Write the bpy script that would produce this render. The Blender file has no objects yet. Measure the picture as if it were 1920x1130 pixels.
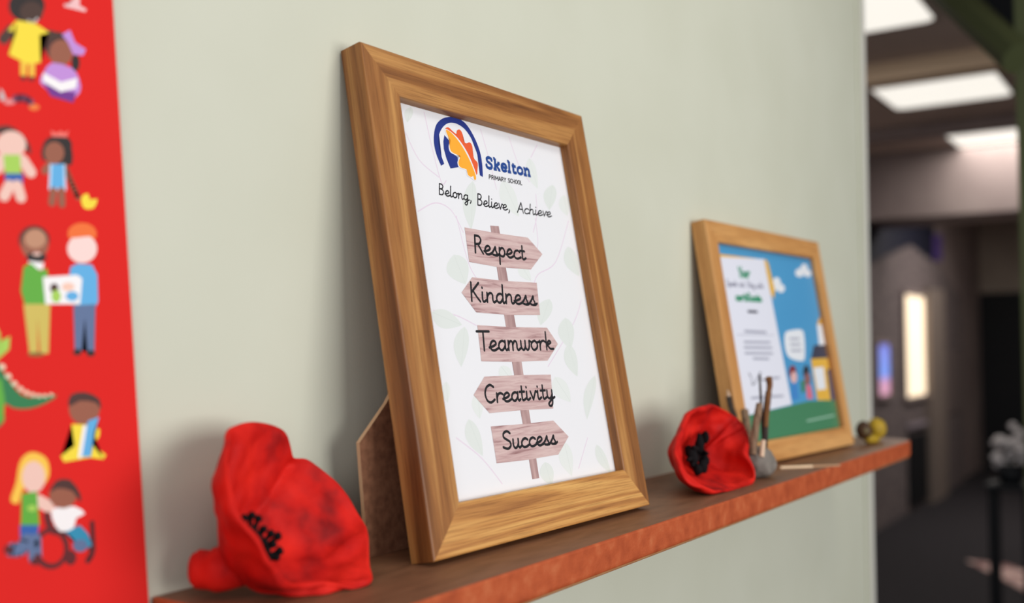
import bpy, bmesh, math, random
from mathutils import Vector, Matrix, noise
random.seed(7)
S = bpy.context.scene
C = S.collection

# ------------------------------------------------------------------ camera
FPX = 1896.965
CAM = Vector((-0.50806865, -0.49647501, 0.14096512))
RX = Vector((0.56562897, -0.82465349, -0.00324012))      # image right
RY = Vector((0.03423535, 0.02740728, -0.99903799))       # image down
RZ = Vector((0.82394891, 0.56497386, 0.04373466))        # forward
cd = bpy.data.cameras.new('camera'); cam = bpy.data.objects.new('camera', cd); C.objects.link(cam)
cd.sensor_width = 36.0; cd.lens = FPX / 1920 * 36
M = Matrix((RX, -RY, -RZ)).transposed().to_4x4(); M.translation = CAM
cam.matrix_world = M
cd.clip_start = 0.02; cd.clip_end = 60
cd.dof.use_dof = True; cd.dof.focus_distance = 0.775; cd.dof.aperture_fstop = 3.4
S.camera = cam
S.view_settings.view_transform = 'Standard'; S.view_settings.look = 'None'
S.view_settings.exposure = 0.0; S.view_settings.gamma = 1.0; S.view_settings.use_curve_mapping = False

# ------------------------------------------------------------------ light
W = bpy.data.worlds.new('world'); S.world = W; W.use_nodes = True
W.node_tree.nodes['Background'].inputs[0].default_value = (0.86, 0.92, 1.0, 1)
W.node_tree.nodes['Background'].inputs[1].default_value = 0.32
def area(name, loc, target, size, power, col=(1, 1, 1), sy=None):
    d = bpy.data.lights.new(name, 'AREA'); d.energy = power; d.color = col
    d.shape = 'RECTANGLE'; d.size = size; d.size_y = sy or size
    o = bpy.data.objects.new(name, d); C.objects.link(o); o.location = loc
    o.rotation_euler = (Vector(target) - Vector(loc)).to_track_quat('-Z', 'Y').to_euler()
    return o
area('room_lamp', (0.55, -1.0, 1.45), (0.55, -0.7, 0), 0.6, 5, (1.0, 0.97, 0.86))
area('room_lamp', (-0.75, -1.1, 1.45), (-0.7, -0.8, 0), 0.6, 4, (1.0, 0.95, 0.95))
area('side_fill_light', (-1.5, -1.0, 0.45), (0.1, -.1, 0.15), 0.9, 6.5, (1.0, 0.92, 0.95))  # added fill from the left, brightens the side face of the large frame
area('window_light', (0.3, -2.2, 0.32), (0.4, 0, 0.05), 1.6, 35, (1.0, 0.985, 0.96), 1.1)

# ------------------------------------------------------------------ helpers
def ray(u, v):
    return RX * ((u - 960) / FPX) + RY * ((v - 565) / FPX) + RZ
def at(u, v, ax, val):
    "the point of the plane axis = val that the photograph shows at u, v"
    d = ray(u, v); t = (val - CAM[ax]) / d[ax]
    return CAM + d * t
def L(c):
    return tuple(((x / 255) / 12.92 if x / 255 <= .04045 else ((x / 255 + .055) / 1.055) ** 2.4) for x in c) + (1,)
def mat(name, col, rough=0.6, spec=0.3, emit=0, ecol=None, coat=0):
    m = bpy.data.materials.new(name); m.use_nodes = True
    b = m.node_tree.nodes['Principled BSDF']
    b.inputs['Base Color'].default_value = L(col); b.inputs['Roughness'].default_value = rough
    b.inputs['Specular IOR Level'].default_value = spec
    if coat: b.inputs['Coat Weight'].default_value = coat; b.inputs['Coat Roughness'].default_value = .08
    if emit:
        b.inputs['Emission Color'].default_value = L(ecol or col); b.inputs['Emission Strength'].default_value = emit
    return m
def nd(m, t, **k):
    n = m.node_tree.nodes.new(t)
    for a, v in k.items():
        if a in n.inputs: n.inputs[a].default_value = v
        else: setattr(n, a, v)
    return n
def lk(m, a, b): m.node_tree.links.new(a, b)
def ramp(m, stops):
    r = nd(m, 'ShaderNodeValToRGB'); e = r.color_ramp.elements
    while len(e) < len(stops): e.new(.5)
    for i, (p, c) in enumerate(stops): e[i].position = p; e[i].color = L(c)
    return r
def noisy(name, stops, scale=(1, 1, 1), nscale=5, detail=4, rough=.6, bump=0, bscale=None, coord='Object', distort=0, spec=.3):
    m = mat(name, stops[0][1], rough, spec); b = m.node_tree.nodes['Principled BSDF']
    tc = nd(m, 'ShaderNodeTexCoord'); mp = nd(m, 'ShaderNodeMapping'); mp.inputs['Scale'].default_value = scale
    lk(m, tc.outputs[coord], mp.inputs['Vector'])
    n = nd(m, 'ShaderNodeTexNoise', Scale=nscale, Detail=detail, Distortion=distort)
    lk(m, mp.outputs[0], n.inputs['Vector'])
    r = ramp(m, stops); lk(m, n.outputs['Fac'], r.inputs[0]); lk(m, r.outputs[0], b.inputs['Base Color'])
    if bump:
        n2 = nd(m, 'ShaderNodeTexNoise', Scale=bscale or nscale * 4, Detail=5)
        lk(m, mp.outputs[0], n2.inputs['Vector'])
        bp = nd(m, 'ShaderNodeBump', Strength=bump, Distance=.002)
        lk(m, n2.outputs['Fac'], bp.inputs['Height']); lk(m, bp.outputs[0], b.inputs['Normal'])
    return m
def wood(name, dark, mid, light, figure=1.0, rough=.42):
    "grain along U (metres), across V"
    m = mat(name, mid, rough, .35); b = m.node_tree.nodes['Principled BSDF']
    uv = nd(m, 'ShaderNodeUVMap', uv_map='UVMap')
    mp = nd(m, 'ShaderNodeMapping'); mp.inputs['Scale'].default_value = (2.6, 58, 1); lk(m, uv.outputs[0], mp.inputs[0])
    n1 = nd(m, 'ShaderNodeTexNoise', Scale=1.0, Detail=3, Distortion=1.0 * figure, Roughness=.5); lk(m, mp.outputs[0], n1.inputs['Vector'])
    mp2 = nd(m, 'ShaderNodeMapping'); mp2.inputs['Scale'].default_value = (22, 900, 1); lk(m, uv.outputs[0], mp2.inputs[0])
    n2 = nd(m, 'ShaderNodeTexNoise', Scale=1.0, Detail=3, Roughness=.6); lk(m, mp2.outputs[0], n2.inputs['Vector'])
    r = ramp(m, [(.30, dark), (.47, mid), (.68, light)]); lk(m, n1.outputs['Fac'], r.inputs[0])
    r2 = ramp(m, [(.30, (150, 128, 110)), (.52, (255, 255, 255))]); lk(m, n2.outputs['Fac'], r2.inputs[0])
    mx = nd(m, 'ShaderNodeMix', data_type='RGBA', blend_type='MULTIPLY'); mx.inputs[0].default_value = .55
    lk(m, r.outputs[0], mx.inputs[6]); lk(m, r2.outputs[0], mx.inputs[7]); lk(m, mx.outputs[2], b.inputs['Base Color'])
    bp = nd(m, 'ShaderNodeBump', Strength=.12, Distance=.0006); lk(m, n2.outputs['Fac'], bp.inputs['Height']); lk(m, bp.outputs[0], b.inputs['Normal'])
    return m

MATS = {}
def thing(name, label, cat, M=None, group=None):
    o = bpy.data.objects.new(name, None); C.objects.link(o); o.empty_display_size = .02
    if M is not None: o.matrix_world = M
    tag(o, label, cat, group); MATS[o] = (M or Matrix()).inverted()
    return o
def tag(o, label, cat, group=None):
    o['label'] = label; o['category'] = cat
    if group: o['group'] = group
def struct(o): o['kind'] = 'structure'; return o
def root(o):
    while o.parent: o = o.parent
    return o
def mesh(name, verts, faces, mats, parent=None, local=False, midx=None, uvs=None, smooth=False, bevel=0):
    "one mesh object; verts in world space unless local"
    if not isinstance(mats, (list, tuple)): mats = [mats]
    if parent is not None and not local:
        I = MATS[root(parent)]; verts = [I @ Vector(v) for v in verts]
    me = bpy.data.meshes.new(name); me.from_pydata([tuple(v) for v in verts], [], faces)
    for m in mats: me.materials.append(m)
    if midx:
        for p, i in zip(me.polygons, midx): p.material_index = i
    if uvs:
        l = me.uv_layers.new(name='UVMap')
        for p in me.polygons:
            for li in p.loop_indices: l.data[li].uv = uvs[p.index][li - p.loop_start]
    bm = bmesh.new(); bm.from_mesh(me); bmesh.ops.recalc_face_normals(bm, faces=bm.faces); bm.to_mesh(me); bm.free()
    if smooth: me.polygons.foreach_set('use_smooth', [True] * len(me.polygons))
    o = bpy.data.objects.new(name, me); C.objects.link(o)
    if parent is not None: o.parent = parent
    if bevel:
        b = o.modifiers.new('bevel', 'BEVEL'); b.width = bevel; b.segments = 2; b.limit_method = 'ANGLE'
    return o
def boxvf(a, b):
    x0, y0, z0 = a; x1, y1, z1 = b
    v = [(x, y, z) for x in (x0, x1) for y in (y0, y1) for z in (z0, z1)]
    return v, [(0, 1, 3, 2), (4, 6, 7, 5), (0, 4, 5, 1), (2, 3, 7, 6), (0, 2, 6, 4), (1, 5, 7, 3)]
def box(name, a, b, m, parent=None, local=False, bevel=0):
    v, f = boxvf(a, b); return mesh(name, v, f, m, parent, local, bevel=bevel)
def prism(poly, d):
    "closed prism from a planar 3D polygon and an extrusion vector"
    n = len(poly); d = Vector(d); v = [Vector(p) for p in poly] + [Vector(p) + d for p in poly]
    f = [tuple(range(n)), tuple(range(2 * n - 1, n - 1, -1))] + [(i, (i + 1) % n, n + (i + 1) % n, n + i) for i in range(n)]
    return v, f
def catmull(pts, closed=False, n=6):
    P = [Vector(p) for p in pts]; N = len(P)
    if N < 3 and not closed: return P
    out = []
    for i in range(N if closed else N - 1):
        a, b, c, d = ((P[(i - 1) % N], P[i], P[(i + 1) % N], P[(i + 2) % N]) if closed else
                      (P[max(i - 1, 0)], P[i], P[i + 1], P[min(i + 2, N - 1)]))
        for k in range(n):
            t = k / n
            out.append(.5 * ((2 * b) + (c - a) * t + (2 * a - 5 * b + 4 * c - d) * t * t + (3 * b - a - 3 * c + d) * t ** 3))
    if not closed: out.append(P[-1])
    return out
def tube(pts, rads, seg=8):
    v = []; f = []; n = len(pts); P = [Vector(p) for p in pts]
    for i, p in enumerate(P):
        d = (P[min(i + 1, n - 1)] - P[max(i - 1, 0)]).normalized()
        a = d.orthogonal().normalized() if i == 0 else (a - d * a.dot(d)).normalized()
        b = d.cross(a)
        for k in range(seg):
            t = 2 * math.pi * k / seg; v.append(p + (a * math.cos(t) + b * math.sin(t)) * rads[i])
    for i in range(n - 1):
        for k in range(seg): f.append((i * seg + k, i * seg + (k + 1) % seg, (i + 1) * seg + (k + 1) % seg, (i + 1) * seg + k))
    f.append(tuple(range(seg))[::-1]); f.append(tuple((n - 1) * seg + k for k in range(seg)))
    return v, f
def blob(c, r, amp=.1, fr=1.2, sub=3, seed=0, flat=None):
    "noise-lumped ellipsoid"
    bm = bmesh.new(); bmesh.ops.create_icosphere(bm, subdivisions=sub, radius=1)
    v = []
    for q in bm.verts:
        d = q.co.normalized(); k = 1 + amp * noise.noise(d * fr + Vector((seed, seed * 1.7, 3)))+ amp * .4 * noise.noise(d * fr * 3 + Vector((seed, 5, 3)))
        p = Vector((d.x * r[0], d.y * r[1], d.z * r[2])) * k + Vector(c)
        if flat is not None and p.z < flat: p.z = flat
        v.append(p)
    bm.verts.index_update(); f = [tuple(w.index for w in q.verts) for q in bm.faces]; bm.free()
    return v, f
def merge(parts):
    V = []; F = []; MI = []
    for i, (v, f) in enumerate(parts):
        o = len(V); V += list(v); F += [tuple(k + o for k in q) for q in f]
    return V, F

# ---- flat print: shapes traced on a plane of a thing (local y = y0), a hair apart in layers
class Sheet:
    def __init__(s, M, y0): s.M = M; s.I = M.inverted(); s.y0 = y0; s.o = s.I @ CAM
    def loc(s, u, v):
        d = s.I.to_3x3() @ ray(u, v); t = (s.y0 - s.o.y) / d.y; p = s.o + d * t
        return Vector((p.x, p.z))
EPS = .000012
class Draw:
    "collects coloured flat shapes for ONE mesh object"
    def __init__(s, sh, base=1): s.sh = sh; s.V = []; s.F = []; s.MI = []; s.mats = []; s.layer = base; s.cnt = 0
    def mi(s, m):
        if m not in s.mats: s.mats.append(m)
        return s.mats.index(m)
    def add(s, P, m):
        bm = bmesh.new(); vs = [bm.verts.new((p[0], 0, p[1])) for p in P]
        try: fc = bm.faces.new(vs)
        except ValueError: bm.free(); return
        bmesh.ops.triangulate(bm, faces=[fc]); bm.verts.index_update(); o = len(s.V); y = s.sh.y0 - EPS * s.layer - 1.2e-6 * (s.cnt % 9); s.cnt += 1
        for q in bm.verts: s.V.append((q.co.x, y, q.co.z))
        for q in bm.faces: s.F.append(tuple(w.index + o for w in q.verts)); s.MI.append(s.mi(m))
        bm.free()
    def poly(s, px, m, smooth=0, up=1):
        if smooth: px = [tuple(p) for p in catmull([Vector((a, b, 0)) for a, b in px], True, smooth)]
        s.add([s.sh.loc(p[0], p[1]) for p in px], m); s.layer += up
    def ell(s, c, rx, ry, m, rot=0, up=1, n=22):
        cr, sr = math.cos(rot), math.sin(rot)
        s.add([s.sh.loc(c[0] + rx * math.cos(t) * cr - ry * math.sin(t) * sr, c[1] + rx * math.cos(t) * sr + ry * math.sin(t) * cr)
               for t in [2 * math.pi * k / n for k in range(n)]], m); s.layer += up
    def strokeL(s, pts, w, m, square=False):
        "round-ended pen line through local 2D points"
        P = [Vector(p[:2]) for p in pts]
        for a, b in zip(P, P[1:]):
            if (b - a).length < 1e-7: continue
            d = (b - a).normalized(); q = Vector((-d.y, d.x)) * w / 2; s.add([a + q, b + q, b - q, a - q], m)
        for p in (P[1:-1] if square else P):
            s.add([p + Vector((math.cos(t), math.sin(t))) * w / 2 for t in [math.pi * k / 5 for k in range(10)]], m)
    def stroke(s, px, w, m, smooth=4, up=1):
        q = catmull([Vector((a, b, 0)) for a, b in px], False, smooth) if len(px) > 2 else [Vector((a, b, 0)) for a, b in px]
        s.strokeL([s.sh.loc(p.x, p.y) for p in q], w, m); s.layer += up
    def text(s, word, bl, br, tl, caph, w, m, font, square=False):
        "bl / br: photo points of the baseline ends, tl: top of the first capital"
        O = s.sh.loc(*bl); X = s.sh.loc(*br) - O; Y = (s.sh.loc(*tl) - O) / caph
        x = 0; strokes = []
        for ch in word:
            if ch == ' ': x += .8; continue
            g, adv = font[ch]
            for st, cv in g: strokes.append(([(x + a, b) for a, b in st], cv))
            x += adv
        X = X / max(p[0] for st, _ in strokes for p in st)
        for st, cv in strokes:
            q = catmull([Vector((a, b, 0)) for a, b in st], False, 5) if cv and len(st) > 2 else [Vector((a, b, 0)) for a, b in st]
            s.strokeL([O + X * p.x + Y * p.y for p in q], w, m, square)
        s.layer += 1
    def done(s, name, parent, label=None):
        o = mesh(name, s.V, s.F, s.mats, parent, True, s.MI)
        if label: o['label'] = label
        return o

def G(adv, *st): return ([(list(p), cv) for cv, p in st], adv)
bowl = (1, ((.74, .82), (.48, 1.0), (.18, .85), (.05, .45), (.2, .06), (.48, .06), (.74, .5)))
arch = (1, ((.07, .55), (.25, .9), (.48, 1.0), (.64, .8), (.66, .25), (.78, .0), (1.02, .18)))
tail = lambda x: (1, ((x, 1), (x, -.35), (x - .14, -.85), (x - .4, -.9), (x - .5, -.62), (x - .15, -.2), (x + .3, .15)))
ucup = (1, ((.07, 1), (.07, .35), (.22, .02), (.46, .08), (.66, .5)))
PEN = {
 'a': G(1.02, bowl, (1, ((.74, 1), (.74, .25), (.84, 0), (1.02, .15)))),
 'c': G(.92, (1, ((.78, .82), (.52, 1), (.2, .85), (.05, .45), (.2, .06), (.52, 0), (.92, .22)))),
 'd': G(1.02, bowl, (1, ((.74, 2), (.74, .25), (.84, 0), (1.02, .15)))),
 'e': G(.9, (1, ((-.05, .3), (.4, .45), (.68, .72), (.5, 1), (.22, .88), (.07, .48), (.18, .08), (.5, 0), (.92, .25)))),
 'g': G(1.02, bowl, tail(.74)),
 'h': G(1.02, (0, ((.07, 2), (.07, 0))), arch),
 'i': G(.52, (1, ((.1, 1), (.1, .25), (.22, 0), (.5, .2))), (0, ((.1, 1.5), (.1, 1.54)))),
 'k': G(.9, (0, ((.07, 2), (.07, 0))), (1, ((.1, .6), (.4, 1.0), (.6, .8), (.12, .48))), (1, ((.2, .48), (.5, .1), (.9, .08)))),
 'l': G(.5, (1, ((.1, 2), (.1, .25), (.22, 0), (.5, .2)))),
 'm': G(1.4, (0, ((.07, 1), (.07, 0))), (1, ((.07, .55), (.25, .93), (.42, .95), (.52, .7), (.52, 0))), (1, ((.52, .55), (.7, .93), (.87, .95), (.98, .7), (.98, .25), (1.1, 0), (1.4, .2)))),
 'n': G(1.02, (0, ((.07, 1), (.07, 0))), arch),
 'o': G(1.0, (1, ((.42, 1), (.14, .82), (.05, .45), (.2, .05), (.48, .02), (.72, .3), (.72, .7), (.5, 1), (.42, .98))), (1, ((.5, 1), (.68, .82), (1.0, .9)))),
 'p': G(.95, (0, ((.07, 1), (.07, -.95))), (1, ((.07, .6), (.28, .97), (.56, .95), (.72, .5), (.58, .06), (.3, 0), (.07, .2)))),
 'r': G(.75, (0, ((.07, 1), (.07, 0))), (1, ((.07, .5), (.25, .9), (.5, 1.0), (.72, .85)))),
 's': G(.85, (1, ((-.1, .1), (.2, .55), (.42, 1.0), (.45, .6), (.6, .25), (.45, .0), (.1, .06))), (1, ((.45, 0), (.65, .02), (.85, .2)))),
 't': G(.65, (1, ((.2, 1.65), (.2, .25), (.34, 0), (.65, .2))), (0, ((-.08, 1.02), (.5, 1.02)))),
 'u': G(1.0, ucup, (1, ((.66, 1), (.66, .25), (.78, 0), (1.0, .18)))),
 'v': G(.8, (0, ((.02, 1), (.32, 0))), (1, ((.32, 0), (.58, .8), (.66, 1.0), (.82, .85)))),
 'w': G(1.15, (1, ((.04, 1), (.06, .35), (.22, .02), (.42, .1), (.52, .5))), (1, ((.52, 1), (.52, .35), (.68, .02), (.88, .12), (.98, .6), (.98, 1.0), (1.18, .88)))),
 'y': G(1.0, ucup, tail(.66)),
 'A': G(1.2, (0, ((0, 0), (.52, 2))), (0, ((.52, 2), (1.05, 0))), (0, ((.2, .7), (.84, .7)))),
 'B': G(1.1, (0, ((.07, 2), (.07, 0))), (1, ((.07, 2), (.5, 1.95), (.68, 1.6), (.5, 1.15), (.07, 1.08))), (1, ((.07, 1.08), (.62, .95), (.82, .55), (.6, .06), (.07, 0)))),
 'C': G(1.2, (1, ((.98, 1.75), (.62, 2), (.22, 1.7), (.05, 1), (.22, .25), (.6, 0), (1.02, .3)))),
 'K': G(1.1, (0, ((.07, 2), (.07, 0))), (0, ((.85, 2), (.1, .95))), (1, ((.25, 1.1), (.6, .5), (.95, 0)))),
 'R': G(1.15, (0, ((.07, 2), (.07, 0))), (1, ((.07, 2), (.55, 1.95), (.75, 1.55), (.55, 1.1), (.07, 1.0))), (0, ((.4, 1.02), (.98, 0)))),
 'S': G(1.15, (1, ((.92, 1.75), (.58, 2), (.2, 1.78), (.18, 1.35), (.5, 1.05), (.85, .75), (.9, .3), (.55, 0), (.05, .22)))),
 'T': G(1.05, (0, ((-.15, 2), (1.1, 2))), (0, ((.48, 2), (.48, 0)))),
 'Y': G(1.05, (0, ((0, 2), (.5, 1))), (0, ((1, 2), (.5, 1), (.5, 0)))),
 'f': G(.6, (1, ((.6, 1.9), (.35, 2), (.2, 1.7), (.2, 0))), (0, ((0, 1), (.5, 1)))),
 ',': G(.6, (1, ((.34, .12), (.36, -.1), (.24, -.42)))),
 '.': G(.4, (0, ((.1, 0), (.1, .03)))),
}
# plain capitals (cap height 2) and heavy slab letters (cap height 2)
CAPS = {
 'P': G(1.15, (0, ((.1, 0), (.1, 2))), (1, ((.1, 2), (.65, 1.95), (.85, 1.5), (.65, 1.0), (.1, .95)))),
 'R': G(1.2, (0, ((.1, 0), (.1, 2))), (1, ((.1, 2), (.65, 1.95), (.85, 1.5), (.65, 1.05), (.1, 1.0))), (0, ((.5, 1), (.92, 0)))),
 'I': G(.5, (0, ((.15, 0), (.15, 2)))),
 'M': G(1.55, (0, ((.1, 0), (.1, 2), (.68, .5), (1.25, 2), (1.25, 0)))),
 'A': G(1.2, (0, ((0, 0), (.5, 2), (1.0, 0))), (0, ((.2, .6), (.8, .6)))),
 'Y': G(1.1, (0, ((0, 2), (.48, 1))), (0, ((.95, 2), (.48, 1), (.48, 0)))),
 'S': G(1.1, (1, ((.85, 1.75), (.5, 2), (.12, 1.75), (.15, 1.3), (.5, 1.02), (.85, .72), (.85, .25), (.5, 0), (.08, .25)))),
 'C': G(1.1, (1, ((.85, 1.7), (.5, 2), (.12, 1.6), (.08, 1), (.12, .4), (.5, 0), (.87, .3)))),
 'H': G(1.25, (0, ((.1, 0), (.1, 2))), (0, ((.95, 0), (.95, 2))), (0, ((.1, 1.02), (.95, 1.02)))),
 'O': G(1.2, (1, ((.5, 2), (.12, 1.6), (.08, 1), (.12, .4), (.5, 0), (.9, .4), (.95, 1), (.9, 1.6), (.5, 2)))),
 'L': G(.9, (0, ((.1, 2), (.1, 0), (.8, 0)))),
}
SLAB = {
 'S': G(1.3, (1, ((1.0, 1.45), (.95, 1.75), (.55, 1.9), (.2, 1.65), (.3, 1.2), (.65, .98), (1.0, .65), (.9, .2), (.5, .08), (.15, .3), (.12, .6)))),
 'k': G(1.3, (0, ((.3, 2), (.3, .1))), (0, ((0, 1.92), (.3, 1.92))), (0, ((0, .1), (.55, .1))), (0, ((.95, 1.2), (.4, .65))), (0, ((.55, .75), (.95, .1))), (0, ((.75, .1), (1.15, .1))), (0, ((.7, 1.25), (1.1, 1.25)))),
 'e': G(1.15, (1, ((.15, .72), (.9, .72), (.85, 1.15), (.5, 1.3), (.2, 1.1), (.12, .65), (.25, .2), (.55, .08), (.92, .25)))),
 'l': G(.75, (0, ((.3, 2), (.3, .1))), (0, ((0, 1.92), (.3, 1.92))), (0, ((0, .1), (.6, .1)))),
 't': G(.95, (1, ((.3, 1.75), (.3, .4), (.45, .1), (.8, .2))), (0, ((0, 1.25), (.75, 1.25)))),
 'o': G(1.2, (1, ((.55, 1.3), (.2, 1.05), (.12, .7), (.2, .3), (.55, .08), (.9, .3), (.98, .7), (.9, 1.05), (.55, 1.3)))),
 'n': G(1.4, (0, ((.3, 1.28), (.3, .1))), (0, ((0, 1.25), (.3, 1.25))), (0, ((.0, .1), (.6, .1))), (1, ((.32, .95), (.6, 1.28), (.9, 1.15), (1.0, .8), (1.0, .1))), (0, ((.75, .1), (1.3, .1)))),
}

# ------------------------------------------------------------------ setting
WX = 1.3214
m_wall = noisy('pale_green_paint', [(.35, (200, 201, 183)), (.65, (204, 205, 188))], nscale=6, rough=.55, bump=.06, bscale=420, spec=.25)
struct(box('wall_front', (-1.6, 0, -1.2), (WX, .11, 1.5), m_wall))
struct(box('trim_1', (WX - .028, -.004, -1.2), (WX - .012, 0, 1.5), m_wall, bevel=.002))
struct(box('trim_2', (WX, -.006, -1.2), (WX + .012, .116, 1.5), mat('pale_grey_paint', (206, 204, 196), .6, .15), bevel=.002))
m_floor = noisy('dark_carpet', [(.4, (30, 28, 32)), (.6, (42, 38, 42))], nscale=30, rough=.95, bump=.2)
struct(box('floor', (-1.6, -3, -1.25), (14, 1.62, -1.2), m_floor))
m_ceil = noisy('grey_ceiling', [(.4, (196, 178, 166)), (.6, (206, 188, 176))], nscale=2, rough=.9)
m_hall = noisy('grey_brick', [(.3, (92, 84, 86)), (.7, (124, 112, 110))], scale=(2, 2, 8), nscale=3, rough=.9, bump=.3)
m_navy = mat('navy_board', (26, 28, 46), .7)
m_black = mat('near_black', (16, 19, 24), .6)
m_bulk = noisy('warm_grey_board', [(.4, (138, 124, 122)), (.6, (150, 136, 133))], nscale=2, rough=.85)
m_olive = mat('olive_paint', (78, 84, 52), .6)
m_tan = mat('beige_board', (222, 196, 166), .8)
CZ = 1.5
struct(box('ceiling', (1.6, -1.4, CZ), (14, 1.62, CZ + .06), m_ceil))
YL = 1.5
struct(box('wall_left', (1.6, YL + .05, -1.2), (14, YL + .12, CZ), m_bulk))
XF = 11.6
struct(box('wall_back', (XF, -1.4, -1.2), (XF + .08, YL + .05, CZ), noisy('brown_grey_wall', [(.4, (158, 146, 134)), (.6, (168, 156, 144))], nscale=2, rough=.9)))
struct(box('wall_right', (2.6, -1.4, -1.2), (14, -1.34, CZ), m_bulk))
area('hall_area_light', (8.4, .35, CZ - .02), (8.4, .35, 0), .58, 30, (1, .94, .88))  # added unseen lamps past the bulkhead, they brighten the gabled screen
area('hall_area_light', (7.6, .35, CZ - .02), (7.6, .35, 0), .58, 16, (1, .94, .88))
# cross beams under the hall ceiling
for k, (u, v, h, mm) in enumerate([(1740, 140, .09, m_tan), (1700, 262, .07, m_bulk)]):
    x = at(u, v, 2, CZ - .09).x
    struct(box('trim_%d' % (3 + k), (x, -1.34, CZ - h), (x + .14, YL + .05, CZ), mm))
# bulkhead across the hall
xb = 6.9
zb = at(1700, 408, 0, xb).z; zt = at(1700, 300, 0, xb).z
struct(box('trim_5', (xb, -.2, zb), (xb + .6, YL + .05, CZ), m_bulk))
# olive door frame on the right
p = at(1915, 565, 0, 2.3)
struct(box('trim_6', (2.3, p.y - .12, -1.2), (2.36, p.y, CZ), m_olive))
a = at(1782, -10, 0, 2.5); b = at(1896, 95, 0, 2.3)
v, f = tube([a + (a - b) * .6, b + (b - a) * .12], [.045, .045], 8)
struct(mesh('trim_7', v, f, m_olive))

v, f = prism([at(u, w, 0, 2.55) for u, w in ((1822, -25), (1925, -25), (1925, 150), (1890, 108))], (.02, 0, 0)); struct(mesh('trim_8', v, f, m_black))  # near-black sheet put in for the darkness of the ceiling beside the brace
def hallpoly(pts, y=YL): return [at(u, v, 1, y) for u, v in pts]
# playhouse-like gable front standing along the hall's left side
gp = hallpoly([(1600, 520), (1640, 492), (1709, 460), (1760, 500), (1803, 560)])
g0 = Vector((gp[0].x, YL, -1.2)); g1 = Vector((gp[-1].x, YL, -1.2))
hut = thing('gabled_screen', 'grey gabled screen wall with narrow windows along the dark hall', 'screen', Matrix.Translation(g0))
v, f = prism([g0] + gp + [g1], (0, .045, 0)); mesh('panel', v, f, m_hall, hut)
def pane(name, u0, u1, v0, v1, m, parent, off=.012, frame=None):
    q0 = at(u0, v1, 1, YL); q1 = at(u1, v0, 1, YL)
    if frame:
        w = .03
        parts = []
        for aa, bb in (((q0.x - w, q0.z - w), (q0.x, q1.z + w)), ((q1.x, q0.z - w), (q1.x + w, q1.z + w)), ((q0.x, q0.z - w), (q1.x, q0.z)), ((q0.x, q1.z), (q1.x, q1.z + w))):
            parts.append(boxvf((aa[0], YL - .03, aa[1]), (bb[0], YL, bb[1])))
        v, f = merge(parts); fr = mesh('window_frame', v, f, frame, parent); parent = fr
    return box(name, (q0.x, YL - off, q0.z), (q1.x, YL, q1.z), m, parent)
m_glow = mat('lit_glass_warm', (255, 236, 205), .3, emit=1.15, ecol=(255, 232, 200))
m_glowb = noisy('lit_glass_blue', [(.4, (120, 150, 235)), (.6, (150, 170, 245))], nscale=3)
bs = m_glowb.node_tree.nodes['Principled BSDF']
tc = nd(m_glowb, 'ShaderNodeTexCoord'); sx = nd(m_glowb, 'ShaderNodeSeparateXYZ'); lk(m_glowb, tc.outputs['Generated'], sx.inputs[0])
rr = ramp(m_glowb, [(.0, (235, 150, 135)), (.28, (225, 150, 165)), (.38, (110, 150, 235)), (1.0, (120, 120, 215))]); lk(m_glowb, sx.outputs['Z'], rr.inputs[0])
lk(m_glowb, rr.outputs[0], bs.inputs['Emission Color']); bs.inputs['Emission Strength'].default_value = .9
pane('lit_pane', 1695, 1735, 558, 745, m_glow, hut, frame=m_bulk)['label'] = 'tall warm lit pane'
pane('blue_pane', 1643, 1663, 645, 742, m_glowb, hut, frame=m_bulk)['label'] = 'small blue and pink lit pane'
pane('dim_pane', 1768, 1798, 660, 778, mat('dim_glass', (120, 108, 106), .4), hut)
pane('lower_panel', 1703, 1735, 808, 950, m_black, hut, .02)
pane('handle_plate', 1700, 1733, 788, 804, mat('pale_metal', (150, 140, 150), .4), hut, .03)
pane('post', 1737, 1757, 545, 945, mat('taupe_post', (128, 116, 108), .7), hut, .06)
# navy board above the gable
q = hallpoly([(1600, 410), (1752, 412), (1752, 500), (1600, 560)], YL + .045)
v, f = prism(q, (0, .004, 0)); nb = mesh('dark_board', v, f, m_navy); tag(nb, 'dark navy board on wall above the grey gabled screen', 'board')
q = hallpoly([(1752, 440), (1766, 440), (1766, 488), (1752, 488)], YL + .03)
v, f = prism(q, (0, .008, 0)); nb = mesh('purple_card', v, f, mat('purple_card', (92, 70, 140), .7)); tag(nb, 'small purple card beside the dark navy board', 'card')
# dark doorway at the far end
q0 = at(1812, 858, 0, XF - .03); q1 = at(1990, 545, 0, XF - .03)
struct(box('door_1', (XF - .03, q1.y, -1.2), (XF, q0.y, q1.z), m_black))

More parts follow.
